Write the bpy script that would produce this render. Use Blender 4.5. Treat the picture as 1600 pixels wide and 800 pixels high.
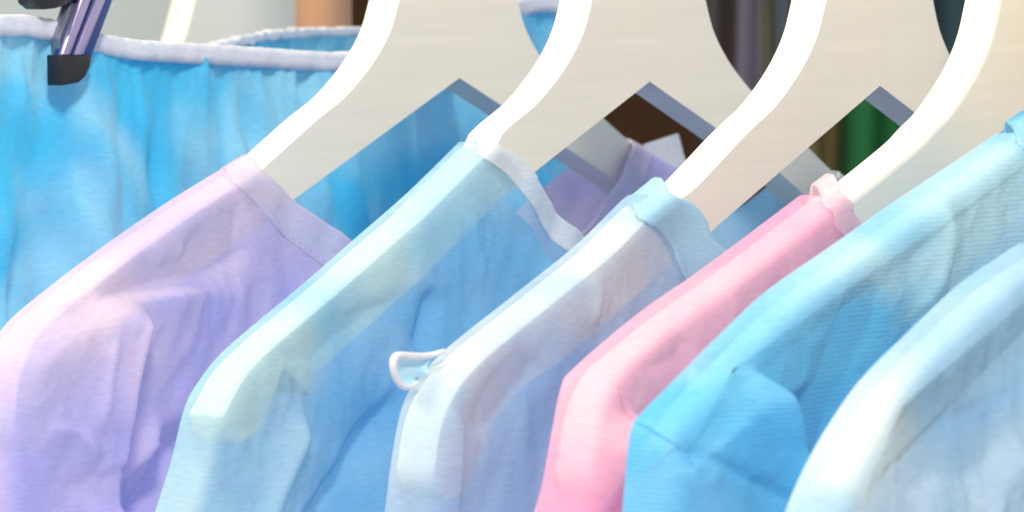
import bpy, bmesh, math, random
import numpy as np
from mathutils import Vector, noise

scene = bpy.context.scene
for o in list(bpy.data.objects):
    bpy.data.objects.remove(o)
COL = scene.collection

# ------------------------------------------------------------------ camera
F = 6360.0                       # focal length in pixels of the 1600 px wide photograph
PITCH = math.radians(4.05)
CAMZ = 1.35
cam_data = bpy.data.cameras.new('camera')
cam_data.sensor_width = 36.0
cam_data.lens = F * 36.0 / 1600.0
cam_data.clip_start = 0.05
cam_data.clip_end = 60.0
cam_data.dof.use_dof = True
cam_data.dof.focus_distance = 1.06
cam_data.dof.aperture_fstop = 25.0
cam = bpy.data.objects.new('camera', cam_data)
COL.objects.link(cam)
cam.location = (0, 0, CAMZ)
cam.rotation_euler = (math.pi / 2 - PITCH, 0, 0)
scene.camera = cam

# ------------------------------------------------------------------ world and lamps (indoors, soft)
world = bpy.data.worlds.new('World')
scene.world = world
world.use_nodes = True
bg = world.node_tree.nodes['Background']
bg.inputs['Color'].default_value = (0.77, 0.89, 1.0, 1)
bg.inputs['Strength'].default_value = 0.72

def area_lamp(name, loc, target, size, power, colour):
    d = bpy.data.lights.new(name, 'AREA')
    d.shape = 'DISK'
    d.size = size
    d.energy = power
    d.color = colour
    o = bpy.data.objects.new(name, d)
    COL.objects.link(o)
    o.location = loc
    o.rotation_euler = (Vector(target) - Vector(loc)).to_track_quat('-Z', 'Y').to_euler()
    return o

area_lamp('window_light', (-1.37, 0.42, 2.8), (0.0, 1.15, 1.28), 0.7, 54, (1.0, 0.77, 0.44))
area_lamp('fill_light', (0.12, -0.65, 2.85), (0.05, 1.1, 1.25), 0.4, 64, (1.0, 0.89, 0.74))  # added fill lamp above and behind the camera, brings out panels and folds

scene.view_settings.view_transform = 'Standard'
scene.view_settings.look = 'None'
scene.view_settings.gamma = 1.0
scene.view_settings.exposure = 0.0
scene.cycles.use_denoising = True
scene.cycles.use_adaptive_sampling = True
scene.cycles.adaptive_threshold = 0.03
scene.cycles.max_bounces = 8
scene.cycles.diffuse_bounces = 4
scene.cycles.transmission_bounces = 4
scene.cycles.transparent_max_bounces = 14

# ------------------------------------------------------------------ the rack's own frame
# hangers hang in parallel planes; u runs along the near arm, v up, w along the rail
ANG = math.radians(56)
R = np.array([math.sin(ANG), -math.cos(ANG), 0.0])
L = np.array([-math.cos(ANG), -math.sin(ANG), 0.0])
APEX0 = np.array([-0.01546258, 1.2, 1.31758858])   # notch corner of the second hanger
YAW = math.atan2(L[1], L[0])
TH = 1.07                                           # hanger board thickness, cm
CAMP = np.array([0, 0, CAMZ])

def origin(s):
    return APEX0 + R * (s * 0.01)

def uv(s, x, y, w=0.0):
    """Point of the hanger plane (offset w cm) that a direction of view meets: real distance, in cm."""
    r, up = (x - 800) / F, (400 - y) / F
    d = np.array([r, math.cos(PITCH) + up * math.sin(PITCH), -math.sin(PITCH) + up * math.cos(PITCH)])
    P0 = origin(s + w)
    P = CAMP + d * (np.dot(P0 - CAMP, R) / np.dot(d, R))
    return (float(np.dot(P - P0, L)) * 100, float(P[2] - P0[2]) * 100)

def uvs(s, pts, w=0.0):
    return np.array([uv(s, x, y, w) for x, y in pts])

def frame_empty(name, s, label, cat, group=None, yaw=0.0):
    o = bpy.data.objects.new(name, None)
    COL.objects.link(o)
    o.location = origin(s)
    o.rotation_euler = (0, 0, YAW + yaw)
    o.empty_display_size = 0.05
    o['label'] = label
    o['category'] = cat
    if group:
        o['group'] = group
    return o

def link_mesh(name, me, mat, parent=None, smooth=True):
    o = bpy.data.objects.new(name, me)
    COL.objects.link(o)
    me.materials.append(mat)
    if smooth:
        me.polygons.foreach_set('use_smooth', [True] * len(me.polygons))
    if parent:
        o.parent = parent
    return o

def pydata(name, verts, faces, mat, parent=None, smooth=True):
    me = bpy.data.meshes.new(name)
    me.from_pydata([tuple(float(c) for c in v) for v in verts], [], faces)
    me.update()
    return link_mesh(name, me, mat, parent, smooth)

def grid_faces(nr, nc):
    f = []
    for i in range(nr - 1):
        for j in range(nc - 1):
            f.append((i * nc + j, i * nc + j + 1, (i + 1) * nc + j + 1, (i + 1) * nc + j))
    return f

def box_bm(bm, cx, cy, cz, sx, sy, sz, rot=None, bev=0.0):
    r = bmesh.ops.create_cube(bm, size=1.0)
    vs = r['verts']
    for v in vs:
        v.co = Vector((v.co.x * sx, v.co.y * sy, v.co.z * sz))
    if bev:
        es = list({e for v in vs for e in v.link_edges})
        rb = bmesh.ops.bevel(bm, geom=es, offset=bev, segments=2, profile=0.5, affect='EDGES')
        vs = list({v for f in rb['faces'] for v in f.verts} | {v for v in vs if v.is_valid})
        vs = list({v for v in bm.verts if v in vs or any(v in f.verts for f in rb['faces'])})
    for v in vs:
        if rot is not None:
            v.co = rot @ v.co
        v.co += Vector((cx, cy, cz))

def tube(name, pts, rad, mat, parent=None, n=10, closed=False):
    pts = [Vector(p) for p in pts]
    m = len(pts)
    verts, faces = [], []
    ref = Vector((0.13, 0.31, 0.94))
    for i, p in enumerate(pts):
        a = pts[(i - 1) % m] if (closed or i > 0) else p
        b = pts[(i + 1) % m] if (closed or i < m - 1) else p
        t = (b - a).normalized()
        x = t.cross(ref).normalized()
        y = t.cross(x).normalized()
        rr = rad[i] if hasattr(rad, '__len__') else rad
        for k in range(n):
            q = 2 * math.pi * k / n
            verts.append(p + x * (rr * math.cos(q)) + y * (rr * math.sin(q)))
    for i in range(m if closed else m - 1):
        j = (i + 1) % m
        for k in range(n):
            faces.append((i * n + k, i * n + (k + 1) % n, j * n + (k + 1) % n, j * n + k))
    if not closed:
        faces.append(tuple(range(n - 1, -1, -1)))
        faces.append(tuple((m - 1) * n + k for k in range(n)))
    return pydata(name, verts, faces, mat, parent)

def catmull(pts, n):
    """Smooth curve through pts, resampled to n points at even arc length."""
    P = np.asarray(pts, float)
    P = np.vstack([2 * P[0] - P[1], P, 2 * P[-1] - P[-2]])
    out = []
    for i in range(1, len(P) - 2):
        for t in np.linspace(0, 1, 24, endpoint=False):
            p0, p1, p2, p3 = P[i - 1], P[i], P[i + 1], P[i + 2]
            out.append(0.5 * (2 * p1 + (p2 - p0) * t + (2 * p0 - 5 * p1 + 4 * p2 - p3) * t * t
                              + (3 * p1 - p0 - 3 * p2 + p3) * t ** 3))
    out.append(P[-2])
    out = np.array(out)
    s = np.concatenate([[0], np.cumsum(np.linalg.norm(np.diff(out, axis=0), axis=1))])
    q = np.linspace(0, s[-1], n)
    return np.stack([np.interp(q, s, out[:, c]) for c in range(out.shape[1])], axis=1)

def poly_dist(pts, line):
    """Distance to a polyline, signed side and position along it (0..1) for many points."""
    pts = np.asarray(pts)
    best = np.full(len(pts), 1e9)
    side = np.zeros(len(pts))
    pos = np.zeros(len(pts))
    seg = np.linalg.norm(np.diff(line, axis=0), axis=1)
    cum = np.concatenate([[0], np.cumsum(seg)])
    for i in range(len(line) - 1):
        a, b = line[i], line[i + 1]
        ab = b - a
        t = np.clip(((pts - a) @ ab) / max(ab @ ab, 1e-9), 0, 1)
        d = np.linalg.norm(pts - (a + t[:, None] * ab), axis=1)
        m = d < best
        cr = ab[0] * (pts[:, 1] - a[1]) - ab[1] * (pts[:, 0] - a[0])
        best[m] = d[m]
        side[m] = np.sign(cr[m])
        pos[m] = (cum[i] + t[m] * seg[i]) / cum[-1]
    return best, side, pos

def nz(x, y, z):
    return noise.noise(Vector((x, y, z)))

# ------------------------------------------------------------------ materials
def new_mat(name):
    m = bpy.data.materials.new(name)
    m.use_nodes = True
    nt = m.node_tree
    return m, nt, nt.nodes, nt.links, nt.nodes['Principled BSDF']

def plain(name, col, rough=0.5, metal=0.0, var=0.06, scale=30.0, bump=0.0, bscale=200.0, coat=0.0, spec=0.5):
    m, nt, N, K, p = new_mat(name)
    tc = N.new('ShaderNodeTexCoord')
    n1 = N.new('ShaderNodeTexNoise')
    n1.inputs['Scale'].default_value = scale
    n1.inputs['Detail'].default_value = 4
    K.new(tc.outputs['Object'], n1.inputs['Vector'])
    mx = N.new('ShaderNodeMix')
    mx.data_type = 'RGBA'
    mx.inputs['A'].default_value = (*[c * (1 - var) for c in col], 1)
    mx.inputs['B'].default_value = (*[min(1, c * (1 + var)) for c in col], 1)
    K.new(n1.outputs['Fac'], mx.inputs['Factor'])
    K.new(mx.outputs['Result'], p.inputs['Base Color'])
    p.inputs['Roughness'].default_value = rough
    p.inputs['Metallic'].default_value = metal
    p.inputs['Specular IOR Level'].default_value = spec
    p.inputs['Coat Weight'].default_value = coat
    if bump:
        n2 = N.new('ShaderNodeTexNoise')
        n2.inputs['Scale'].default_value = bscale
        n2.inputs['Detail'].default_value = 5
        K.new(tc.outputs['Object'], n2.inputs['Vector'])
        b = N.new('ShaderNodeBump')
        b.inputs['Strength'].default_value = bump
        b.inputs['Distance'].default_value = 0.001
        K.new(n2.outputs['Fac'], b.inputs['Height'])
        K.new(b.outputs['Normal'], p.inputs['Normal'])
    return m

def fabric(name, c1, c2, sheer=0.3, glow=0.38, rib=0.0, scale=14.0, wrinkle=0.55, tint=0.45):
    """Thin dyed cloth: diffuse + light coming through + an open weave that shows what lies behind, tinted by the dye."""
    m, nt, N, K, p = new_mat(name)
    out = N['Material Output']
    tc = N.new('ShaderNodeTexCoord')
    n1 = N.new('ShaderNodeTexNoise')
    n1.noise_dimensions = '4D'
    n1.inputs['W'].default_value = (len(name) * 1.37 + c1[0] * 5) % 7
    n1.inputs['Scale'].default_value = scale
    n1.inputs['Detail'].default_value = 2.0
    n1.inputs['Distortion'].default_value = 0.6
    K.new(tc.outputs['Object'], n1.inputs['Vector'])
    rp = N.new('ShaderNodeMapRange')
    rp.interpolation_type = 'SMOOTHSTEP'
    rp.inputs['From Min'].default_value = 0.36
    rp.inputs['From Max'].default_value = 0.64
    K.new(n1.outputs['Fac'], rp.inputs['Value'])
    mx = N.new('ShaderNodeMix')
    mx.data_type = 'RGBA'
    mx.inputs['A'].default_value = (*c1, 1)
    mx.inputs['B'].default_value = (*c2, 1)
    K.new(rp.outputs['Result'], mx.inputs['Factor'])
    mq = N.new('ShaderNodeMapping')
    mq.inputs['Rotation'].default_value = (0, (len(name) * 0.77) % 1.3 - 0.65, 0)
    mq.inputs['Scale'].default_value = (330.0, 330.0, 1400.0)
    K.new(tc.outputs['Object'], mq.inputs['Vector'])
    n3 = N.new('ShaderNodeTexNoise')
    n3.inputs['Scale'].default_value = 1.0
    n3.inputs['Detail'].default_value = 1.0
    K.new(mq.outputs['Vector'], n3.inputs['Vector'])
    r3 = N.new('ShaderNodeMapRange')
    r3.inputs['From Min'].default_value = 0.3
    r3.inputs['From Max'].default_value = 0.7
    r3.inputs['To Min'].default_value = 0.93
    r3.inputs['To Max'].default_value = 1.04
    K.new(n3.outputs['Fac'], r3.inputs['Value'])
    vm = N.new('ShaderNodeVectorMath')
    vm.operation = 'SCALE'
    K.new(mx.outputs['Result'], vm.inputs[0])
    K.new(r3.outputs['Result'], vm.inputs['Scale'])
    col = vm.outputs['Vector']
    K.new(col, p.inputs['Base Color'])
    p.inputs['Roughness'].default_value = 0.62
    p.inputs['Specular IOR Level'].default_value = 0.4
    p.inputs['Sheen Weight'].default_value = 0.12
    p.inputs['Sheen Roughness'].default_value = 0.5
    n2 = N.new('ShaderNodeTexNoise')
    n2.noise_type = 'RIDGED_MULTIFRACTAL'
    n2.inputs['Scale'].default_value = 26.0
    n2.inputs['Detail'].default_value = 3.0
    n2.inputs['Roughness'].default_value = 0.55
    n2.inputs['Distortion'].default_value = 0.7
    mp = N.new('ShaderNodeMapping')
    mp.inputs['Rotation'].default_value = (0, 0.45, 0)
    mp.inputs['Scale'].default_value = (1.3, 1.0, 0.5)
    K.new(tc.outputs['Object'], mp.inputs['Vector'])
    K.new(mp.outputs['Vector'], n2.inputs['Vector'])
    b1 = N.new('ShaderNodeBump')
    b1.inputs['Strength'].default_value = wrinkle
    b1.inputs['Distance'].default_value = 0.0035
    K.new(n2.outputs['Fac'], b1.inputs['Height'])
    nb = b1
    if rib:
        wv = N.new('ShaderNodeTexWave')
        wv.wave_type = 'BANDS'
        wv.bands_direction = 'Z'
        wv.inputs['Scale'].default_value = 285.0
        wv.inputs['Distortion'].default_value = 0.8
        wv.inputs['Detail'].default_value = 0.0
        K.new(tc.outputs['Object'], wv.inputs['Vector'])
        nb = N.new('ShaderNodeBump')
        nb.inputs['Strength'].default_value = rib
        nb.inputs['Distance'].default_value = 0.0005
        K.new(wv.outputs['Fac'], nb.inputs['Height'])
        K.new(b1.outputs['Normal'], nb.inputs['Normal'])
    K.new(nb.outputs['Normal'], p.inputs['Normal'])
    tl = N.new('ShaderNodeBsdfTranslucent')
    K.new(col, tl.inputs['Color'])
    m1 = N.new('ShaderNodeMixShader')
    m1.inputs['Fac'].default_value = glow
    K.new(p.outputs['BSDF'], m1.inputs[1])
    K.new(tl.outputs['BSDF'], m1.inputs[2])
    if sheer <= 0:
        K.new(m1.outputs['Shader'], out.inputs['Surface'])
        return m
    tr = N.new('ShaderNodeBsdfTransparent')
    tr.inputs['Color'].default_value = (*[1 - tint + tint * c for c in c1], 1)
    m2 = N.new('ShaderNodeMixShader')
    m2.inputs['Fac'].default_value = sheer
    K.new(m1.outputs['Shader'], m2.inputs[1])
    K.new(tr.outputs['BSDF'], m2.inputs[2])
    K.new(m2.outputs['Shader'], out.inputs['Surface'])
    return m

M_HANGER = plain('cream_paint', (0.75, 0.715, 0.64), 0.48, var=0.03, scale=18, bump=0.10, bscale=70)
def hanger_paint():
    N, K = M_HANGER.node_tree.nodes, M_HANGER.node_tree.links
    p = N['Principled BSDF']
    tc = N.new('ShaderNodeTexCoord')
    mp = N.new('ShaderNodeMapping')
    mp.inputs['Rotation'].default_value = (0, 0.4, 0)
    mp.inputs['Scale'].default_value = (14.0, 60.0, 260.0)
    K.new(tc.outputs['Object'], mp.inputs['Vector'])
    n = N.new('ShaderNodeTexNoise')
    n.inputs['Scale'].default_value = 1.0
    n.inputs['Detail'].default_value = 4.0
    n.inputs['Distortion'].default_value = 0.5
    K.new(mp.outputs['Vector'], n.inputs['Vector'])
    old = p.inputs['Base Color'].links[0].from_socket
    r = N.new('ShaderNodeMapRange')
    r.inputs['From Min'].default_value = 0.3
    r.inputs['From Max'].default_value = 0.7
    r.inputs['To Min'].default_value = 0.955
    r.inputs['To Max'].default_value = 1.02
    K.new(n.outputs['Fac'], r.inputs['Value'])
    v = N.new('ShaderNodeVectorMath')
    v.operation = 'SCALE'
    K.new(old, v.inputs[0])
    K.new(r.outputs['Result'], v.inputs['Scale'])
    K.new(v.outputs['Vector'], p.inputs['Base Color'])
    b = N.new('ShaderNodeBump')
    b.inputs['Strength'].default_value = 0.18
    b.inputs['Distance'].default_value = 0.0004
    K.new(n.outputs['Fac'], b.inputs['Height'])
    K.new(b.outputs['Normal'], p.inputs['Normal'])
hanger_paint()
M_STEEL = plain('steel', (0.6, 0.6, 0.62), 0.25, 1.0)
M_LILAC = plain('lilac_metal', (0.42, 0.38, 0.66), 0.32, 0.85, var=0.1)
M_DKBLUE = plain('dark_blue_metal', (0.05, 0.09, 0.30), 0.35, 0.6, var=0.1)
M_BLACK = plain('black_rubber', (0.006, 0.008, 0.014), 0.45, var=0.2)
M_WHITECLOTH = fabric('white_trim', (0.84, 0.84, 0.88), (0.80, 0.84, 0.90), 0.32, 0.25)
M_WAIST = fabric('waistband_cloth', (0.78, 0.76, 0.84), (0.72, 0.76, 0.86), 0.0, 0.2)

# ------------------------------------------------------------------ rack positions (cm along the rail)
S0B, S0, S1, S2, S3, S4, S5, S6 = -8.05, -6.82, 0.0, 6.61, 14.09, 19.26, 22.26, 26.49

# ------------------------------------------------------------------ background, far behind and out of focus
def ray_at(x, y, Y):
    r, up = (x - 800) / F, (400 - y) / F
    d = np.array([r, math.cos(PITCH) + up * math.sin(PITCH), -math.sin(PITCH) + up * math.cos(PITCH)])
    return CAMP + d * (Y / d[1])

M_WALL = plain('pale_wall', (0.78, 0.80, 0.74), 0.9, var=0.04, scale=3, bump=0.1)
wl = pydata('back_wall', [(-4, 5.6, -0.5), (4, 5.6, -0.5), (4, 5.6, 3.6), (-4, 5.6, 3.6)], [(0, 1, 2, 3)], M_WALL, smooth=False)
wl['kind'] = 'structure'

M_DARKWOOD = plain('dark_wood', (0.045, 0.017, 0.005), 0.7, var=0.25, scale=8, spec=0.15)
def cabinet():
    x0, x1, Y = ray_at(520, 100, 5.0)[0], ray_at(1720, 100, 5.0)[0], 5.0
    e = bpy.data.objects.new('wooden_cabinet', None)
    COL.objects.link(e)
    e.location = ((x0 + x1) / 2, Y, 0)
    e['label'] = 'dark brown wooden cabinet, out of focus, seen through the hanger notch'
    e['category'] = 'cabinet'
    w = x1 - x0
    bm = bmesh.new()
    box_bm(bm, 0, 0.2, 0.85, w, 0.36, 1.7, bev=0.006)
    me = bpy.data.meshes.new('carcass'); bm.to_mesh(me)
    link_mesh('carcass', me, M_DARKWOOD, e, False)
    for sx in (-1, 1):
        bm = bmesh.new()
        box_bm(bm, sx * w * 0.245, 0.006, 0.86, w * 0.47, 0.022, 1.6, bev=0.004)
        me = bpy.data.meshes.new('door'); bm.to_mesh(me)
        dd = link_mesh('door', me, M_DARKWOOD, e, False)
        hd = tube('handle', [(sx * 0.02, -0.008, 0.9), (sx * 0.02, -0.03, 0.91), (sx * 0.02, -0.03, 0.99), (sx * 0.02, -0.008, 1.0)], 0.004, M_STEEL, dd)
cabinet()

def wooden_post():
    Y = 1.44
    a, b = ray_at(462, 40, Y), ray_at(550, 40, Y)
    cx, rad = (a[0] + b[0]) / 2, (b[0] - a[0]) / 2
    prof = [(0, 1.0), (rad * 1.12, 1.0), (rad * 1.12, 1.06), (rad, 1.10), (rad * 0.98, 1.25), (rad, 1.36), (rad * 1.05, 1.46), (rad * 0.9, 1.56), (0, 1.58)]
    n = 32
    V, Fc = [], []
    for r, z in prof:
        for k in range(n):
            q = 2 * math.pi * k / n
            V.append((r * math.cos(q), r * math.sin(q), z))
    for i in range(len(prof) - 1):
        for k in range(n):
            Fc.append((i * n + k, i * n + (k + 1) % n, (i + 1) * n + (k + 1) % n, (i + 1) * n + k))
    o = pydata('wooden_post', V, Fc, plain('tan_wood', (0.36, 0.19, 0.11), 0.6, var=0.15, scale=12))
    o.location = (cx, Y, 0)
    o['label'] = 'rounded tan brown post, out of focus, above the blue waistband'
    o['category'] = 'post'
wooden_post()

def far_cloth(x0, x1, col, label, Y, seed):
    a, b = ray_at(x0, 100, Y)[0], ray_at(x1, 100, Y)[0]
    nc, nr = 26, 30
    V = []
    zt, zb = 1.52, 0.72
    for side in (0, 1):
        for i in range(nr):
            z = zt + (zb - zt) * i / (nr - 1)
            for j in range(nc):
                f = j / (nc - 1)
                fold = 0.012 * math.sin(f * 11 + seed) + 0.006 * math.sin(f * 23 + seed * 2 + z * 3)
                sh = 0.05 * abs(f - 0.5) ** 2 * 4
                V.append((a + (b - a) * f + 0.004 * math.sin(z * 9 + seed), Y + fold + (0.02 if side else -0.02) * math.sin(math.pi * f) + 0, z - sh * (1 if i == 0 else 0.4)))
    Fc = grid_faces(nr, nc)
    off = nr * nc
    Fc += [tuple(off + q for q in reversed(f)) for f in grid_faces(nr, nc)]
    for j in range(nc - 1):
        Fc.append((j + 1, j, off + j, off + j + 1))
    o = pydata('hanging_cloth', V, Fc, plain('far_cloth', col, 0.85, var=0.2, scale=6, spec=0.1))
    o['label'] = label
    o['category'] = 'cloth'
    o['group'] = 'blurred cloths hanging far behind the rack'

for i, (x0, x1, col, lab) in enumerate([
        (1098, 1142, (0.075, 0.07, 0.075), 'charcoal blurred cloth hanging beside the dark cabinet'),
        (1140, 1185, (0.18, 0.165, 0.22), 'grey mauve blurred cloth hanging behind the middle hangers'),
        (1183, 1208, (0.17, 0.165, 0.12), 'olive grey blurred cloth, narrow, between mauve and slate cloths'),
        (1206, 1244, (0.13, 0.16, 0.20), 'slate blue blurred cloth just left of the second hanger from right'),
        (1242, 1312, (0.15, 0.12, 0.05), 'olive brown blurred cloth beside the green one'),
        (1310, 1425, (0.018, 0.115, 0.04), 'deep green blurred cloth seen in a hanger notch'),
        (1423, 1530, (0.035, 0.065, 0.08), 'dark teal blurred cloth seen above the rightmost hanger gap'),
        (1528, 1640, (0.09, 0.09, 0.10), 'dark grey blurred cloth behind the rightmost hanger')]):
    far_cloth(x0, x1, col, lab, 3.3, i * 1.7)

# ------------------------------------------------------------------ hangers
def hanger_profile(ridge):
    """Half outline (u>=0) from the top of the neck down the outer edge, round the tip and back to the notch."""
    top = [(0, 7.6), (0.7, 7.5), (1.25, 7.1), (1.6, 6.4), (1.95, 5.2), (2.4, 3.9), (3.02, 2.4), (3.5, 1.42), (4.38, 0.5), (5.65, -0.38), (6.6, -0.82)]
    rg = catmull(ridge, 60)
    tg = np.gradient(rg, axis=0); tg /= np.linalg.norm(tg, axis=1)[:, None]
    rg = rg + np.stack([tg[:, 1], -tg[:, 0]], axis=1) * 0.17
    rr = [tuple(q) for q in rg[::5] if q[0] > 7.6 and q[1] > -9.0]
    arm = [(7.45, max(-1.22, rr[0][1] + 0.2))] + [q for q in rr if q[0] > 9.8]
    return top, arm

def make_hanger(s, ridge, label, group='cream hangers on the rail', yaw=0.0):
    e = frame_empty('clothes_hanger', s, label, 'hanger', group, yaw)
    top, arm = hanger_profile(ridge)
    outer = catmull([np.array(q) for q in top + arm], 90)
    tipu, tipv = arm[-1]
    rq = np.array(sorted(ridge)); rq = rq[rq[:, 0] < 17.5]
    cap = np.interp(outer[:, 0], rq[:, 0], rq[:, 1], left=99) - 0.16
    msk = (outer[:, 0] > rq[0, 0] + 0.9) & (outer[:, 0] < 17.0)
    outer[msk, 1] = np.minimum(outer[msk, 1], cap[msk])
    # lower edge: parallel to the upper one, meeting in the notch corner
    low = []
    for u in np.linspace(0.0, 16.0, 14):
        top_v = np.interp(u, outer[:, 0], outer[:, 1]) if u > 8 else 9
        low.append((u, min(-0.395 * u, top_v - 1.55)))
    uu = tipu
    low += [(uu - 3.6, low[-1][1] - 0.55 if uu - 3.6 > 16 else None)]
    low = [q for q in low if q[1] is not None and q[0] < uu - 3.2]
    low += [(uu - 2.5, tipv + 1.0), (uu - 1.75, tipv - 0.1), (uu - 1.2, tipv - 0.62), (uu - 0.6, tipv - 0.72), (uu - 0.12, tipv - 0.42)]
    half = [tuple(q) for q in outer] + list(reversed(low))
    half = half[:-1]
    right = half
    left = [(-u, v) for u, v in reversed(half[1:])]
    outline = right + [(0.0, 0.0)] + left
    bm = bmesh.new()
    vs = [bm.verts.new((u * 0.01, 0.0, v * 0.01)) for u, v in outline]
    f = bm.faces.new(vs)
    r = bmesh.ops.extrude_face_region(bm, geom=[f])
    nv = [g for g in r['geom'] if isinstance(g, bmesh.types.BMVert)]
    bmesh.ops.translate(bm, verts=nv, vec=(0, -TH * 0.01, 0))
    bmesh.ops.recalc_face_normals(bm, faces=bm.faces)
    def outer_edge(ed):
        m = (ed.verts[0].co + ed.verts[1].co) * 50
        return m.z > -0.395 * abs(m.x) + 0.12 and abs(m.x) < tipu + 1
    wl_ = bm.edges.layers.float.new('bevel_weight_edge')
    flat = [ed for ed in bm.edges if abs(ed.verts[0].co.y - ed.verts[1].co.y) < 1e-6]
    for ed in flat:
        ed[wl_] = 1.0 if outer_edge(ed) else 0.28
    me = bpy.data.meshes.new('board')
    bm.to_mesh(me)
    bm.free()
    b = link_mesh('board', me, M_HANGER, e, True)
    bv = b.modifiers.new('bevel', 'BEVEL')
    bv.limit_method = 'WEIGHT'
    bv.width = 0.0048
    bv.segments = 6
    me.set_sharp_from_angle(angle=math.radians(60))
    wn = b.modifiers.new('weighted', 'WEIGHTED_NORMAL')
    wn.keep_sharp = True
    wn.weight = 100
    # steel hook over the rail
    pts = [(0, -TH * 0.005, 0.070), (0, -TH * 0.005, 0.098)]
    for q in np.linspace(-90, 150, 22):
        a = math.radians(q)
        pts.append((0.019 * math.cos(a), -TH * 0.005, 0.117 + 0.019 * math.sin(a)))
    tube('hook', pts, 0.0017, M_STEEL, e)
    return e

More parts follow.
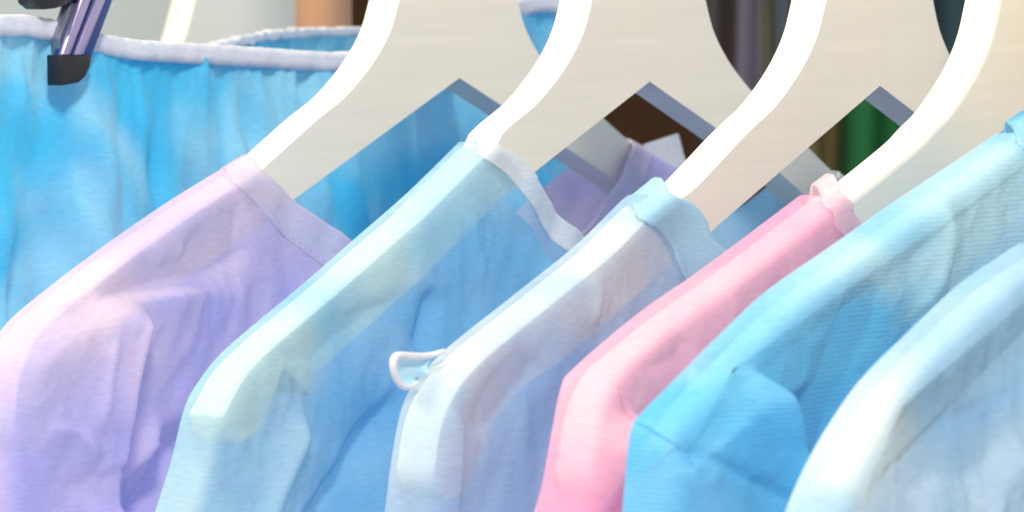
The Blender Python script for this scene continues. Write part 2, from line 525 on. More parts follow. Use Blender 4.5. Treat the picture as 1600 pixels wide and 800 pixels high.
# ------------------------------------------------------------------ garments
def garment(name, s, label, cat, ridge_px, neck_px, mat, band_mat, band_w=0.9, dip=-7.5, folds=(), creases=(),
            seed=0.0, flare=0.10, back_dip=None, split_px=None, sleeve_mat=None, back_mat=None, drape=0.8, crum=0.125, far_shift=0.0,
            ridge_w=-TH, vbot=-32.0, band_lift=0.09, yaw=0.0, out_u=3.0, lowv=None, ridge_uv=None):
    e = frame_empty(name, s, label, cat, 'pastel tops on the hangers', yaw)
    ridge = uvs(s, ridge_px, ridge_w) if ridge_uv is None else np.array(ridge_uv)
    neck = uvs(s, neck_px, 0.1)
    # the neckline leaves the ridge where the front edge of the cloth crosses the board
    un = neck[0][0]
    back_start = ridge[0].copy()
    rs = ridge[np.argsort(ridge[:, 0])]
    vn = np.interp(un, rs[:, 0], rs[:, 1])
    keep = ridge[:, 0] > un + 0.3
    ridge = np.vstack([[un, vn], ridge[keep]])
    neck = neck[1:]
    # ridge from the neck out to the tip, then straight down as a hanging sleeve
    lastd = ridge[-1] - ridge[-2]
    sl_ = np.clip((ridge[-1] - ridge[-2])[0] / abs((ridge[-1] - ridge[-2])[1]), 0, 0.6)
    ext = [ridge[-1] + np.array([0.7 * sl_, -0.8]), ridge[-1] + np.array([1.4 * sl_ * 0.9, -2.0]), ridge[-1] + np.array([1.6 * sl_ + out_u * 0.10, -3.6]), ridge[-1] + np.array([1.7 * sl_ + out_u * 0.25, -6.5]), ridge[-1] + np.array([1.8 * sl_ + out_u * 0.5, -12.0]), np.array([ridge[-1][0] + 1.9 * sl_ + out_u * 0.8, vbot])]
    nf = catmull(list(ridge) + ext, 460)
    nf = np.array([q for i, q in enumerate(nf) if q[1] > ridge[-1][1] - 1.5 or i % 5 == 0 or i == len(nf) - 1])
    near = nf[::-1]                     # bottom -> neck
    nk = [ridge[0]] + list(neck)
    nk_end = neck[-1]
    nk += [np.array([nk_end[0] * 0.45, dip + (nk_end[1] - dip) * 0.25]), np.array([0.0, dip])]
    nkc = catmull(nk, 46)
    fu = ridge[0][0] + far_shift
    fv = np.interp(fu, rs[:, 0], rs[:, 1])
    mir = nkc.copy()
    mir[:, 1] = dip + (mir[:, 1] - dip) * (fv - dip) / (ridge[0][1] - dip)
    mir[:, 0] = mir[:, 0] * fu / ridge[0][0]
    neck_full = np.vstack([nkc, (mir * np.array([-1, 1]))[::-1][1:]])
    fr_ = np.vstack([[fu, fv], ridge[ridge[:, 0] > fu + 0.3]])
    far = (catmull(list(fr_) + ext, 60) * np.array([-1, 1]))
    top = np.vstack([near, neck_full[1:-1], far])
    nN, nK, nFar = len(near), len(neck_full) - 2, len(far)
    isneck = np.zeros(len(top), bool)
    isneck[nN:nN + nK] = True
    ridge_line = np.vstack([catmull(list(ridge) + ext, 90)])
    crs = []
    for c in creases:
        crs.append((catmull(uvs(s, c['p'], 0.3), 40), c))

    def surf_w(P, front):
        """How far the cloth stands off the hanger plane at (u, v), in cm."""
        Q = P.copy()
        Q[:, 0] = np.abs(Q[:, 0])
        d, _, _ = poly_dist(Q, ridge_line)
        h = 0.06 + flare * d * np.exp(-d / 14) + 0.10 * (1 - np.exp(-d / 0.8))
        amp = drape * (1 - np.exp(-d / 4.0))
        for i in range(len(P)):
            u, v = P[i]
            h[i] += amp[i] * (0.75 * nz(u * 0.22 + v * 0.06 + seed, v * 0.05, seed * 3.1) + 0.45 * nz(u * 0.5 + v * 0.16, v * 0.10 - u * 0.05, seed * 1.7 + 9)
                              + 0.20 * nz(u * 1.1 + v * 0.45, v * 0.4 - u * 0.2, seed + 4) + 0.06 * nz(u * 2.6 + v, v * 1.1, seed + 14))
            h[i] += min(1.0, d[i] / 1.2) * crum * (noise.ridged_multi_fractal(Vector((u * 0.30 + v * 0.11 + seed, v * 0.20 - u * 0.07, seed * 2.3)), 0.9, 2.1, 3, 1.0, 2.0, noise_basis='PERLIN_ORIGINAL') - 1.1)
            h[i] += min(1.0, d[i] / 0.8) * crum * 0.42 * (noise.ridged_multi_fractal(Vector((u * 0.85 + v * 0.5 + seed, v * 0.5 - u * 0.3, seed * 4.3)), 0.9, 2.1, 2, 1.0, 2.0, noise_basis='PERLIN_ORIGINAL') - 1.0)
        if front:
            for line, c in crs:
                dd, sd, pos = poly_dist(P, line)
                sdist = dd * sd * c.get('side', 1)
                eps = c.get('soft', 0.12)
                a = np.where(sdist > 0, np.exp(-(np.sqrt(sdist ** 2 + eps ** 2) - eps) / c['lp']), np.exp(-(np.sqrt(sdist ** 2 + eps ** 2) - eps) / c['ln']))
                tp = np.clip(np.minimum(pos / c.get('t0', 0.15), (1 - pos) / c.get('t1', 0.15)), 0, 1)
                tp = tp * tp * (3 - 2 * tp)
                endcut = np.exp(-np.maximum(0, dd - 4.0))
                h += c['a'] * a * tp * endcut * (1 - np.exp(-d / 0.35))
        return np.where((d < 2.6) | (P[:, 1] > -0.4 * np.abs(P[:, 0]) - 0.9), np.maximum(h, 0.07), np.maximum(h, -1.2))

    # inward normals of the top curve
    def inward(seg):
        tan = np.gradient(seg, axis=0)
        tan /= np.linalg.norm(tan, axis=1)[:, None] + 1e-9
        n_ = np.stack([tan[:, 1], -tan[:, 0]], axis=1)
        return n_ if n_[:, 1].sum() < 0 else -n_
    nrm = np.vstack([inward(near), np.tile([0.0, -1.0], (nK, 1)), inward(far)])
    for q in range(24):
        f = q / 24.0
        for idx in (nN - 24 + q, nN + nK + 23 - q):
            v_ = nrm[idx] * (1 - f) + np.array([0.0, -1.0]) * f
            nrm[idx] = v_ / np.linalg.norm(v_)
    INS = [0.0, 0.03, 0.08, 0.16, 0.30, 0.5]
    base = top + nrm * INS[-1]
    nrow2 = 118
    def build_panel(front, tcurve, nrm_, isneck, nrow2):
        ncol = len(tcurve)
        rows = []
        # stage 1, over the hanger
        for k, dlt in enumerate(INS):
            P = tcurve + nrm_ * dlt
            w = surf_w(P, front)
            if front:
                prof = [-TH - 0.04, -TH * 0.55, -0.16, 0.0, None, None][k]
            else:
                prof = [0.0, 0.0, None, None, None, None][k]
            if prof is not None and front:
                vv = P.copy()
                wr = np.where(isneck, w, prof)
                lift = [0.0, 0.03, 0.03, 0.0][k] if k < 4 else 0
                # keep the flat top of the shoulder level
                flat = tcurve + nrm_ * ([-0.01, -0.03, 0.02, 0.10][k])
                P = np.where(isneck[:, None], P, flat)
                rows.append((P, wr))
            elif front:
                rows.append((P, w))
            else:
                rows.append((P, -TH - w))
        b = rows[-1][0]
        for k in range(1, nrow2):
            f = (k / (nrow2 - 1)) ** 1.7
            P = b.copy()
            P[:, 1] = b[:, 1] + (np.minimum(vbot, b[:, 1] - 0.01) - b[:, 1]) * f
            w = surf_w(P, front)
            rows.append((P, w if front else -TH - w))
        V = []
        for P, w in rows:
            for j in range(ncol):
                V.append((P[j, 0] * 0.01, w[j] * 0.01, P[j, 1] * 0.01))
        return V, len(rows), ncol, rows

    # front
    V, nr, nc, rows = build_panel(True, top, nrm, isneck, nrow2)
    fcs = grid_faces(nr, nc)
    if split_px is not None:
        sl = catmull(uvs(s, split_px, 0.6), 30)
        cen = np.array([[(V[a][0] + V[c][0]) * 50, (V[a][2] + V[c][2]) * 50] for a, b_, c, d_ in fcs])
        edge_v = np.interp(-cen[:, 0], -sl[:, 0], sl[:, 1])
        low = (cen[:, 1] < edge_v) & (cen[:, 0] > sl[-1, 0])
        A = [f for f, q in zip(fcs, low) if not q]
        B = [f for f, q in zip(fcs, low) if q]
        for nm, fs, mm in (('front_panel', A, mat), ('sleeve', B, sleeve_mat or mat)):
            used = sorted({i for f in fs for i in f})
            mp = {o_: n_ for n_, o_ in enumerate(used)}
            pydata(nm, [V[i] for i in used], [tuple(mp[i] for i in f) for f in fs], mm, e)
    else:
        pydata('front_panel', V, fcs, mat, e)
    # back, its neckline may be lower or higher
    bd = dip if back_dip is None else back_dip
    topb = top.copy()
    if bd != dip:
        v0 = ridge[0][1]
        m = isneck
        topb[m, 1] = v0 + (topb[m, 1] - v0) * (bd - v0) / (dip - v0)
    topb[~isneck, 1] -= 0.04
    Vb, nrb, ncb, _ = build_panel(False, topb[::3], nrm[::3], isneck[::3], 44)
    pydata('back_panel', Vb, [tuple(reversed(f)) for f in grid_faces(nrb, ncb)], DYES[mat.name], e)
    # neckband: a folded strip that starts behind the hanger, goes over it and follows the front neckline
    path, wid, wv = [], [], []
    r0 = ridge[0]
    rt = (near[-16] - near[-1]); rt = rt / np.linalg.norm(rt)
    for q, (dv, w) in enumerate([(-1.2, -TH - 0.22), (-0.5, -TH - 0.2), (-0.02, -TH - 0.1), (0.09, -TH * 0.7), (0.09, -TH * 0.35), (0.05, -0.05)]):
        path.append((r0[0] - 0.02 + (back_start[0] - r0[0]) * [1, 1, 1, 0.75, 0.4, 0.1][q], w, r0[1] + dv - (back_start[0] - r0[0]) * 0.38 * [1, 1, 1, 0.75, 0.4, 0.1][q])); wid.append(rt)
    pts = neck_full[1:-1]
    tn = np.gradient(neck_full, axis=0)[1:-1]
    tn /= np.linalg.norm(tn, axis=1)[:, None]
    nn = np.stack([-tn[:, 1], tn[:, 0]], axis=1)
    if nn[2, 0] < 0:
        nn = -nn
    for q in range(len(pts)):
        bl = min(1, q / 16.0) * min(1, (len(pts) - 1 - q) / 16.0)
        sgn = 1 if q < len(pts) / 2 else -1
        wd = nn[q] * bl + np.array([rt[0] * sgn, rt[1]]) * (1 - bl)
        wd /= np.linalg.norm(wd)
        path.append((pts[q][0], None, pts[q][1])); wid.append(wd)
    for q, (dv, w) in enumerate([(0.05, -0.05), (0.09, -TH * 0.35), (0.09, -TH * 0.7), (-0.02, -TH - 0.1), (-0.5, -TH - 0.2), (-1.2, -TH - 0.22)]):
        path.append((-fu + 0.02, w, fv + dv)); wid.append(np.array([-rt[0], rt[1]]))
    cross = [(0.0, -0.08), (-0.03, 0.0), (0.0, 0.04), (0.08, 0.05), (0.3, 0.045), (0.55, 0.045), (0.80, 0.04), (0.86, 0.036), (0.92, 0.045), (0.98, 0.03), (1.0, -0.02), (0.98, -0.08)]
    VV = []
    pw = np.array([[p[0], p[2]] for p in path])
    for fx, lift in cross:
        Pq = pw + np.array(wid) * (fx * band_w)
        ws = surf_w(Pq, True)
        for j, p in enumerate(path):
            wig = 0.035 * nz(j * 0.45, fx * 2, seed + 20) + 0.02 * nz(j * 1.1, fx * 3, seed + 27)
            if p[1] is None:
                VV.append((Pq[j, 0] * 0.01, (ws[j] + (lift + wig) * (band_lift / 0.09)) * 0.01, Pq[j, 1] * 0.01))
            else:
                side = -1 if p[1] < -TH else (1 if p[1] > -0.2 else 0)
                VV.append((Pq[j, 0] * 0.01, (p[1] + side * (lift - 0.05)) * 0.01, (Pq[j, 1] + (lift - 0.04 if side == 0 else 0)) * 0.01))
    pydata('neckband', VV, grid_faces(len(cross), len(path)), band_mat, e)
    # stitches that hold the band
    SV, SF = [], []
    ln = catmull(np.array([[*(pw[j] + np.array(wid[j]) * 0.86 * band_w)] for j in range(11, len(path) - 11)]), 170)
    lw = surf_w(ln, True)
    for q in range(0, 168, 2):
        a_, b_ = ln[q], ln[q] * 0.35 + ln[q + 1] * 0.65 + (ln[q + 1] - ln[q]) * 0.1
        p0, p1 = Vector((a_[0], lw[q] + 0.03, a_[1])) * 0.01, Vector((b_[0], lw[q + 1] + 0.03, b_[1])) * 0.01
        t_ = (p1 - p0).normalized()
        x_ = t_.cross(Vector((0, 1, 0))).normalized()
        o0 = len(SV)
        for p_, r_ in ((p0, 0.00012), ((p0 + p1) / 2, 0.00022), (p1, 0.00012)):
            for g in range(5):
                an = g * 2 * math.pi / 5
                SV.append(p_ + x_ * (r_ * math.cos(an)) + Vector((0, 1, 0)) * (r_ * math.sin(an)))
        for i_ in range(2):
            for g in range(5):
                SF.append((o0 + i_ * 5 + g, o0 + i_ * 5 + (g + 1) % 5, o0 + (i_ + 1) * 5 + (g + 1) % 5, o0 + (i_ + 1) * 5 + g))
    pydata('stitching', SV, SF, band_mat, e)
    def at(px, py, w=0.0):
        u, v = uv(s, px, py, 0.3 + w)
        ww = float(surf_w(np.array([[u, v]]), True)[0])
        return (u * 0.01, (ww + w) * 0.01, v * 0.01)
    return e, ridge, at

def stitches(parent, at, px, mat, n=26, rad=0.0003, length=0.62, lift=0.02):
    """A row of stitches sewn through the cloth, joined into one seam."""
    line = catmull(np.array(px, float), n * 2 + 1)
    V, Fc = [], []
    for k in range(n):
        a, b = line[2 * k], line[2 * k] + (line[2 * k + 2] - line[2 * k]) * length
        pa, pm, pb = Vector(at(*a, -0.01)), Vector(at(*((a + b) / 2), lift)), Vector(at(*b, -0.01))
        o0 = len(V)
        t = (pb - pa).normalized()
        x = t.cross(Vector((0, 1, 0))).normalized(); y = t.cross(x)
        for p, r in ((pa, rad * 0.6), (pm, rad), (pb, rad * 0.6)):
            for q in range(6):
                g = q * math.pi / 3
                V.append(p + x * (r * math.cos(g)) + y * (r * math.sin(g)))
        for i in range(2):
            for q in range(6):
                Fc.append((o0 + i * 6 + q, o0 + i * 6 + (q + 1) % 6, o0 + (i + 1) * 6 + (q + 1) % 6, o0 + (i + 1) * 6 + q))
    return pydata('seam', V, Fc, mat, parent)

# materials of the six tops
DYES = {}
def dyed(name, c1, c2, sheer, **kw):
    """The cloth as it hangs in front and the same cloth doubled (lined) at the back."""
    m = fabric(name, c1, c2, sheer, **kw)
    DYES[m.name] = fabric(name + '_lined', c1, c2, 0.0, **kw)
    return m
LAV = dyed('lavender_cloth', (0.8, 0.68, 0.87), (0.48, 0.49, 0.93), 0.34)
LAVB = fabric('lavender_band', (0.77, 0.71, 0.84), (0.7, 0.69, 0.86), 0.25)
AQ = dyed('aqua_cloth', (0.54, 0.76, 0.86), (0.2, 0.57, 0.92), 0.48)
BL3 = dyed('pale_blue_cloth', (0.6, 0.73, 0.86), (0.34, 0.59, 0.91), 0.5)
BL3B = fabric('pale_blue_band', (0.44, 0.74, 0.9), (0.52, 0.8, 0.9), 0.16)
PINK = dyed('pink_cloth', (0.95, 0.56, 0.74), (0.94, 0.42, 0.69), 0.44)
PINKB = fabric('pink_band', (0.92, 0.68, 0.80), (0.88, 0.70, 0.80), 0.25)
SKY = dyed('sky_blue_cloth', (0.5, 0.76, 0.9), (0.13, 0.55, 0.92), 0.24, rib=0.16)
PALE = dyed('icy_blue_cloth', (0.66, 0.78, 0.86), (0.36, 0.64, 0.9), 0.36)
THREAD = plain('blue_thread', (0.10, 0.38, 0.64), 0.8)

R1 = [(385, 243), (330, 275), (250, 325), (150, 395), (46, 475), (5, 515), (-20, 560), (-32, 640), (-38, 720)]
R2 = [(755, 200), (715, 225), (640, 300), (560, 370), (480, 440), (420, 490), (350, 550), (310, 600), (290, 640), (270, 720), (245, 800)]
R3 = [(1025, 286), (975, 312), (900, 385), (800, 465), (700, 545), (650, 600), (630, 640), (615, 720), (605, 800)]
R4 = [(1296, 276), (1240, 315), (1100, 420), (1000, 490), (900, 575), (880, 605), (865, 680), (850, 760), (838, 800)]
R5 = [(1600, 180), (1565, 205), (1480, 262), (1400, 315), (1300, 385), (1200, 455), (1130, 520), (1050, 600), (1012, 638), (993, 660), (986, 690), (981, 740), (976, 800)]
R6 = [(1640, 350), (1565, 400), (1500, 445), (1420, 520), (1350, 590), (1300, 660), (1260, 730), (1230, 800)]

SPEC = [(S1, R1), (S2, R2), (S3, R3), (S4, R4), (S5, R5), (S6, R6)]
HLAB = ['cream wooden hanger holding the lavender top, leftmost of the large ones',
        'cream wooden hanger holding the aqua top with white neckband, dark brown in its notch',
        'cream wooden hanger holding the sheer grey blue top, green showing in its notch',
        'cream wooden hanger holding the pink top, at the right edge',
        'cream wooden hanger under the ribbed sky blue top, mostly hidden',
        'cream wooden hanger under the palest icy blue top, hidden at lower right']
for (s, rp), lab in zip(SPEC, HLAB):
    make_hanger(s, [tuple(q) for q in uvs(s, rp, -TH)], lab)
hb = make_hanger(S0B, [tuple(q) for q in uvs(S1, R1, -TH)], 'cream hanger behind the blue skirt, partly out of focus')
hb.location = ray_at(372, 118, 1.62)

# 1 lavender
g1, r1, at1 = garment('lavender_top', S1, 'lavender top with soft folded sleeve on the leftmost large hanger', 'top', R1,
    [(405, 256), (428, 288), (455, 320), (490, 350), (530, 385)], LAV, LAVB, band_w=1.15, dip=-7.0, seed=1.3, back_dip=-6.2, out_u=1.0, far_shift=-0.3,
    flare=0.2,
    creases=[dict(p=[(20, 548), (80, 522), (140, 495), (200, 468), (270, 458), (330, 456), (400, 462)], a=0.7, lp=1.6, ln=0.16, side=1, t0=.05, t1=.5, soft=0.06),
             dict(p=[(20, 535), (80, 508), (140, 480), (200, 453), (270, 435), (340, 410), (420, 380)], a=-0.5, lp=0.2, ln=0.5, side=1, t0=.15, t1=.3, soft=0.05),
             dict(p=[(205, 470), (185, 510), (172, 560), (158, 620), (148, 700), (142, 800), (140, 900)], a=0.75, lp=0.12, ln=1.1, side=-1, t0=.12, t1=.1, soft=0.05),
             dict(p=[(150, 500), (136, 560), (125, 620), (112, 690)], a=0.25, lp=0.25, ln=0.25, t0=.3, t1=.3, soft=0.05),
             dict(p=[(165, 640), (190, 660), (200, 700), (190, 760), (170, 830)], a=-0.9, lp=0.8, ln=0.9, t0=.25, t1=.1),
             dict(p=[(255, 640), (225, 690), (190, 745), (155, 800), (120, 860)], a=0.75, lp=0.3, ln=0.5, t0=.3, t1=.1, soft=0.06),
             dict(p=[(280, 640), (265, 720), (230, 790), (200, 860)], a=-1.0, lp=0.6, ln=0.8, t0=.25, t1=.05),
             dict(p=[(60, 665), (95, 680), (125, 720)], a=0.25, lp=0.4, ln=0.15, t0=.3, t1=.3, soft=0.05),
             dict(p=[(395, 330), (340, 390), (290, 425)], a=-0.25, lp=0.5, ln=0.6, t0=.4, t1=.4)])
# 2 aqua
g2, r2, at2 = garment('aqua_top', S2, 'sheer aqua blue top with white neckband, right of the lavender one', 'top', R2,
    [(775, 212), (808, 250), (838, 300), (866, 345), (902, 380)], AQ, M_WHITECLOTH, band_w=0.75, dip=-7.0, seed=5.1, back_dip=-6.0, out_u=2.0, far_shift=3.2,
    creases=[dict(p=[(620, 600), (580, 660), (545, 720), (510, 790), (470, 880)], a=-0.8, lp=0.25, ln=0.8, t0=.3, t1=.05),
             dict(p=[(480, 620), (455, 690), (425, 760), (395, 850)], a=0.6, lp=0.25, ln=0.6, t0=.3, t1=.05),
             dict(p=[(670, 440), (660, 500), (640, 560)], a=-0.4, lp=0.3, ln=0.3, t0=.3, t1=.2),
             dict(p=[(640, 450), (560, 500), (480, 540), (410, 565)], a=-0.25, lp=0.2, ln=0.3, t0=.3, t1=.3),
             dict(p=[(600, 420), (520, 470), (440, 520)], a=-0.15, lp=0.2, ln=0.2, t0=.3, t1=.3),
             dict(p=[(730, 300), (740, 400), (735, 470)], a=0.14, lp=0.3, ln=0.4, t0=.3, t1=.3)])
# 3 sheer grey blue
g3, r3, at3 = garment('pale_blue_top', S3, 'sheer grey blue top with wide light blue neckband, left of the pink one', 'top', R3,
    [(1050, 292), (1078, 318), (1098, 352), (1113, 390)], BL3, BL3B, band_w=1.55, dip=-7.5, seed=9.4, back_dip=-6.0, out_u=1.5,
    creases=[dict(p=[(720, 600), (718, 680), (712, 760), (705, 850)], a=0.35, lp=0.15, ln=0.9, side=-1, t0=.3, t1=.05),
             dict(p=[(940, 400), (935, 470), (915, 520)], a=0.25, lp=0.2, ln=0.25, t0=.3, t1=.3),
             dict(p=[(860, 560), (800, 600), (740, 690)], a=-0.35, lp=0.3, ln=0.4, t0=.3, t1=.3)])
# 4 pink
g4, r4, at4 = garment('pink_top', S4, 'pink top with pale neckband between two blue tops', 'top', R4,
    [(1318, 292), (1332, 318), (1342, 350)], PINK, PINKB, band_w=0.85, dip=-7.5, seed=13.0, back_dip=-7.5, out_u=1.5,
    creases=[dict(p=[(1000, 640), (965, 690), (925, 745), (880, 820), (850, 880)], a=1.3, lp=0.8, ln=0.15, side=-1, t0=.2, t1=.05),
             dict(p=[(1090, 530), (1040, 545), (990, 560)], a=-0.35, lp=0.2, ln=0.3, t0=.3, t1=.3),
             dict(p=[(1080, 480), (1060, 520), (1050, 560)], a=0.12, lp=0.3, ln=0.3, t0=.3, t1=.3)])
# 5 ribbed sky blue
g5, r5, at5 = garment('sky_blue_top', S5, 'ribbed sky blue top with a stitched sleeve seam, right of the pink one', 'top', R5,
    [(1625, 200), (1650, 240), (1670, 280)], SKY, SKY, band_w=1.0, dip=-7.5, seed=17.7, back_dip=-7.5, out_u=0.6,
    split_px=[(985, 655), (1040, 677), (1090, 707), (1150, 750), (1215, 798), (1260, 835)],
    creases=[dict(p=[(1160, 545), (1185, 610), (1200, 690), (1215, 790), (1222, 900)], a=1.1, lp=0.12, ln=1.8, side=-1, t0=.25, t1=.05),
             dict(p=[(985, 655), (1040, 677), (1090, 707), (1150, 750), (1215, 798), (1260, 835)], a=-0.20, lp=0.12, ln=0.12, t0=.02, t1=.02, soft=0.03),
             dict(p=[(1250, 600), (1255, 680), (1250, 780), (1250, 880)], a=-1.0, lp=0.7, ln=0.9, t0=.3, t1=.1),
             dict(p=[(1400, 420), (1330, 540), (1270, 640), (1240, 720)], a=-0.4, lp=0.5, ln=0.8, t0=.3, t1=.2),
             dict(p=[(1500, 300), (1470, 420), (1430, 500)], a=0.3, lp=0.3, ln=0.4, t0=.3, t1=.2)])
stitches(g5, at5, [(992, 661), (1040, 679), (1090, 709), (1150, 752), (1213, 797)], THREAD, 30, rad=0.00022, length=0.75, lift=0.0)
# 6 palest, lower right corner
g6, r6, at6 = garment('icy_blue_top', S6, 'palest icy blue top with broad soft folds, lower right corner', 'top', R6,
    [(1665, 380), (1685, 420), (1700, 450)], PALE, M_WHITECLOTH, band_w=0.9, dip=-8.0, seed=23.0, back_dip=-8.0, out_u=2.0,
    creases=[dict(p=[(1390, 590), (1350, 660), (1320, 740), (1300, 830)], a=0.5, lp=0.9, ln=0.2, side=-1, t0=.2, t1=.05),
             dict(p=[(1420, 620), (1440, 670), (1500, 700), (1580, 705)], a=-0.8, lp=0.8, ln=0.8, t0=.25, t1=.2),
             dict(p=[(1600, 690), (1560, 750), (1530, 830)], a=0.4, lp=0.4, ln=0.5, t0=.3, t1=.1)])

# small soft fabric tab with a white rim at the armhole of the sheer top
rim = [at3(x, y, w) for x, y, w in [(706, 549, -0.75), (680, 556, -1.0), (650, 557, -1.12), (630, 556, -1.15), (620, 560, -1.17), (619, 572, -1.16), (624, 588, -1.12), (634, 602, -1.05), (648, 606, -0.95), (664, 598, -0.85)]]
rim = catmull(np.array(rim), 36)
tube('loop', rim, [0.0006 + 0.0004 * math.sin(math.pi * k / 35) for k in range(36)], M_WHITECLOTH, g3, n=8)
mid = np.array(at3(680, 585, -0.85))
TV, TF = [], []
for k in range(36):
    for f in (0.02, 0.3, 0.65, 1.0):
        q = rim[k] * (1 - f) + mid * f
        TV.append((q[0], q[1] - 0.0022 * math.sin(math.pi * f), q[2]))
for k in range(35):
    for i in range(3):
        TF.append((k * 4 + i, k * 4 + i + 1, k * 4 + 5 + i, k * 4 + 4 + i))
pydata('tab', TV, TF, BL3B, g3)

# white fabric tag standing up behind the far lavender shoulder
def tag_piece():
    q = [uv(S1, x, y, -0.4) for x, y in [(1008, 226), (1060, 209), (1074, 262), (1024, 300)]]
    V = []
    for w in (-0.40, -0.46):
        for u, v in q:
            V.append((u * 0.01, w * 0.01, v * 0.01))
    pydata('fabric_tag', V, [(0, 1, 2, 3), (7, 6, 5, 4), (0, 4, 5, 1), (1, 5, 6, 2), (2, 6, 7, 3), (3, 7, 4, 0)], M_WHITECLOTH, g1, False)
tag_piece()

# ------------------------------------------------------------------ blue skirt on its clip, back left
SK = fabric('cyan_cloth', (0.06, 0.53, 0.86), (0.3, 0.67, 0.88), 0.0, 0.3, scale=22, wrinkle=0.35)
def skirt():
    e = frame_empty('blue_skirt', S0, 'bright blue gathered skirt with white elastic waistband hanging at back left', 'skirt')
    fr = catmull(uvs(S0, [(-40, 26), (46, 28), (120, 48), (200, 64), (300, 71), (400, 77), (530, 84), (640, 68), (760, 24), (830, -6), (890, 4), (915, 42)], 0.4), 220)
    bk = catmull(uvs(S0, [(-60, 40), (60, 44), (200, 76), (300, 76), (370, 62), (440, 50), (550, 45), (660, 38), (800, -12), (880, -18), (905, 10)], -2.2), 160)
    def panel(line, wbase, sgn, nm, seed):
        nr = 70
        V = []
        for i in range(nr):
            f = (i / (nr - 1)) ** 1.3
            for j in range(len(line)):
                u, v = line[j]
                d = 42 * f
                vv = v - d
                edge = min(1.0, j / 10.0, (len(line) - 1 - j) / 10.0)
                g = 0.22 * math.exp(-d / 3.5) * (nz(u * 2.0, d * 0.10, seed) + 0.6 * nz(u * 4.2, d * 0.25, seed + 3)) \
                    + 1.5 * (1 - math.exp(-d / 3.0)) * (nz(u * 0.36 + d * 0.03, d * 0.05, seed + 7) + 0.55 * nz(u * 0.85 - d * 0.05, d * 0.10, seed + 11)) \
                    + 0.55 * (1 - math.exp(-d / 1.0)) * nz(u * 1.0 + d * 0.22, d * 0.45, seed + 15) + 0.10 * (1 - math.exp(-d / 0.8)) * noise.ridged_multi_fractal(Vector((u * 0.4 + d * 0.1, d * 0.25, seed)), 0.9, 2.1, 3, 1.0, 2.0, noise_basis='PERLIN_ORIGINAL')
                bow = 0.03 * d * math.exp(-d / 20)
                uu = u * (1 + 0.004 * d)
                V.append((uu * 0.01, (wbase + sgn * (g + bow + 0.25) * (0.25 + 0.75 * edge)) * 0.01, vv * 0.01))
        pydata(nm, V, grid_faces(nr, len(line)), SK, e)
    panel(fr, 0.2, 1, 'front_panel', 31.0)
    panel(bk, -2.2, -1, 'back_panel', 47.0)
    def band(line, wbase, nm, hgt, ruf=0.03):
        V = []
        cross = [(0.02, 0.1), (0.0, 0.38), (0.05, 0.48), (0.3, 0.5), (0.6, 0.5), (0.93, 0.48), (1.0, 0.38), (1.0, 0.1)]
        for fx, w in cross:
            for j in range(len(line)):
                u, v = line[j]
                V.append((u * 0.01, (wbase + w + 0.045 * nz(u * 3.6, fx, 61) + 0.05 * nz(u * 1.1, fx, 62)) * 0.01, (v + 0.06 - hgt * fx + 0.03 * nz(u * 1.6, 5 + fx, 3) + ruf * nz(u * 5.0, fx * 2, 8)) * 0.01))
        pydata(nm, V, grid_faces(len(cross), len(line)), M_WAIST, e)
    band(fr, 0.2, 'waistband', 0.60)
    band(bk, -2.6, 'waistband', 0.3, 0.12)
    return e
skirt()

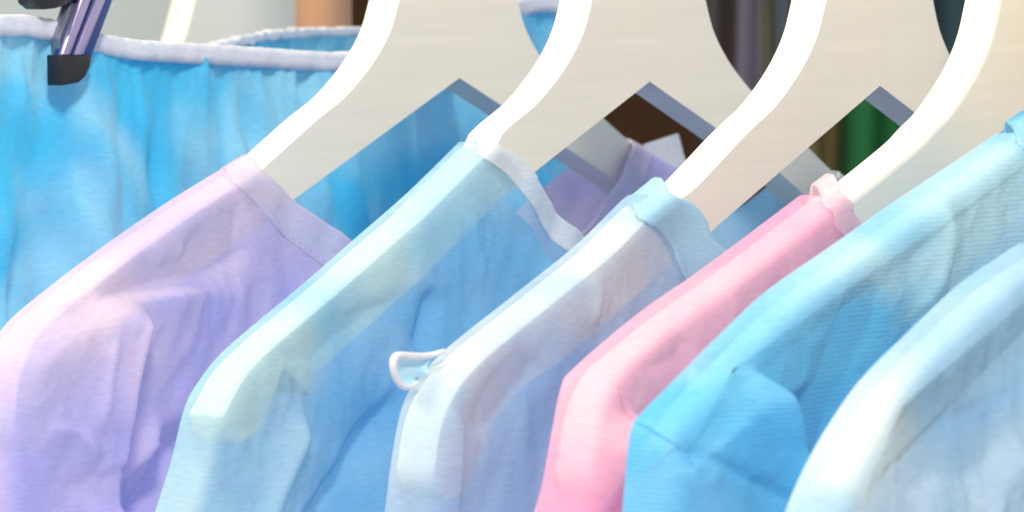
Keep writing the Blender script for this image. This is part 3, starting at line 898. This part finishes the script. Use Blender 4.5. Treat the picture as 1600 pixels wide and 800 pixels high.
def clip():
    e = frame_empty('skirt_clip', S0, 'ribbed lilac metal clip with black rubber tip gripping the blue waistband', 'clip')
    W = 1.2
    def quad(px, w0, w1, mat, nm, parent):
        q = [uv(S0, x, y, w1) for x, y in px]
        n = len(q)
        bm = bmesh.new()
        vs = [bm.verts.new((u * 0.01, w1 * 0.01, v * 0.01)) for u, v in q]
        f = bm.faces.new(vs)
        r = bmesh.ops.extrude_face_region(bm, geom=[f])
        bmesh.ops.translate(bm, verts=[g for g in r['geom'] if isinstance(g, bmesh.types.BMVert)], vec=(0, (w0 - w1) * 0.01, 0))
        bmesh.ops.recalc_face_normals(bm, faces=bm.faces)
        bmesh.ops.bevel(bm, geom=list(bm.edges), offset=0.0004, segments=2, profile=0.5, affect='EDGES', clamp_overlap=True)
        me = bpy.data.meshes.new(nm); bm.to_mesh(me); bm.free()
        o = link_mesh(nm, me, mat, parent, True)
        me.set_sharp_from_angle(angle=math.radians(40))
        return o
    jaw = quad([(96, 90), (143, 90), (184, -20), (136, -20)], 0.75, 1.1, M_DKBLUE, 'jaw', e)
    quad([(98, 86), (110, 86), (150, -20), (136, -20)], 1.1, 1.28, M_LILAC, 'rib', jaw)
    quad([(117, 86), (131, 86), (174, -20), (158, -20)], 1.1, 1.28, M_LILAC, 'rib', jaw)
    quad([(93, 60), (96, 90), (100, 90), (139, -20), (120, -20)], 0.6, 0.95, plain('grey_metal', (0.25, 0.27, 0.36), 0.4, 0.7), 'side_plate', e)
    quad([(96, 86), (144, 86), (141, 104), (134, 120), (124, 129), (97, 134)], 0.7, 1.25, M_BLACK, 'rubber_tip', e)
    quad([(50, -25), (120, -25), (124, 2), (110, 6), (88, 13), (70, 15), (58, 6)], 0.3, 1.0, M_BLACK, 'lever', e)
    quad([(100, -10), (150, -10), (160, -60), (110, -60)], 0.2, 0.9, M_BLACK, 'hinge', e)
clip()

# the bar the skirt's clip hangs from (above the picture)
ch = frame_empty('clip_hanger', S0, 'thin steel clip hanger above the blue skirt', 'hanger')
tube('bar', [(0.13, 0.006, 0.047), (0.0, 0.006, 0.047), (-0.17, 0.006, 0.047)], 0.002, M_STEEL, ch)
hk = [(0, 0.006, 0.047), (0, 0.002, 0.098)]
for q in np.linspace(-90, 150, 22):
    a = math.radians(q)
    hk.append((0.019 * math.cos(a), 0.0, 0.117 + 0.019 * math.sin(a)))
tube('hook', hk, 0.0017, M_STEEL, ch)

# ------------------------------------------------------------------ the rail the hangers hang from (above the picture)
a, b = origin(-22), origin(45)
dz = 0.117 + 0.019 - 0.0017 - 0.0115
tube('rail', [a + np.array([0, 0, dz]) - R * 0.0, b + np.array([0, 0, dz])], 0.0115, M_STEEL, None, n=20)
rl = bpy.data.objects['rail']
rl['label'] = 'steel clothes rail the hangers hook over, above the picture'
rl['category'] = 'rail'
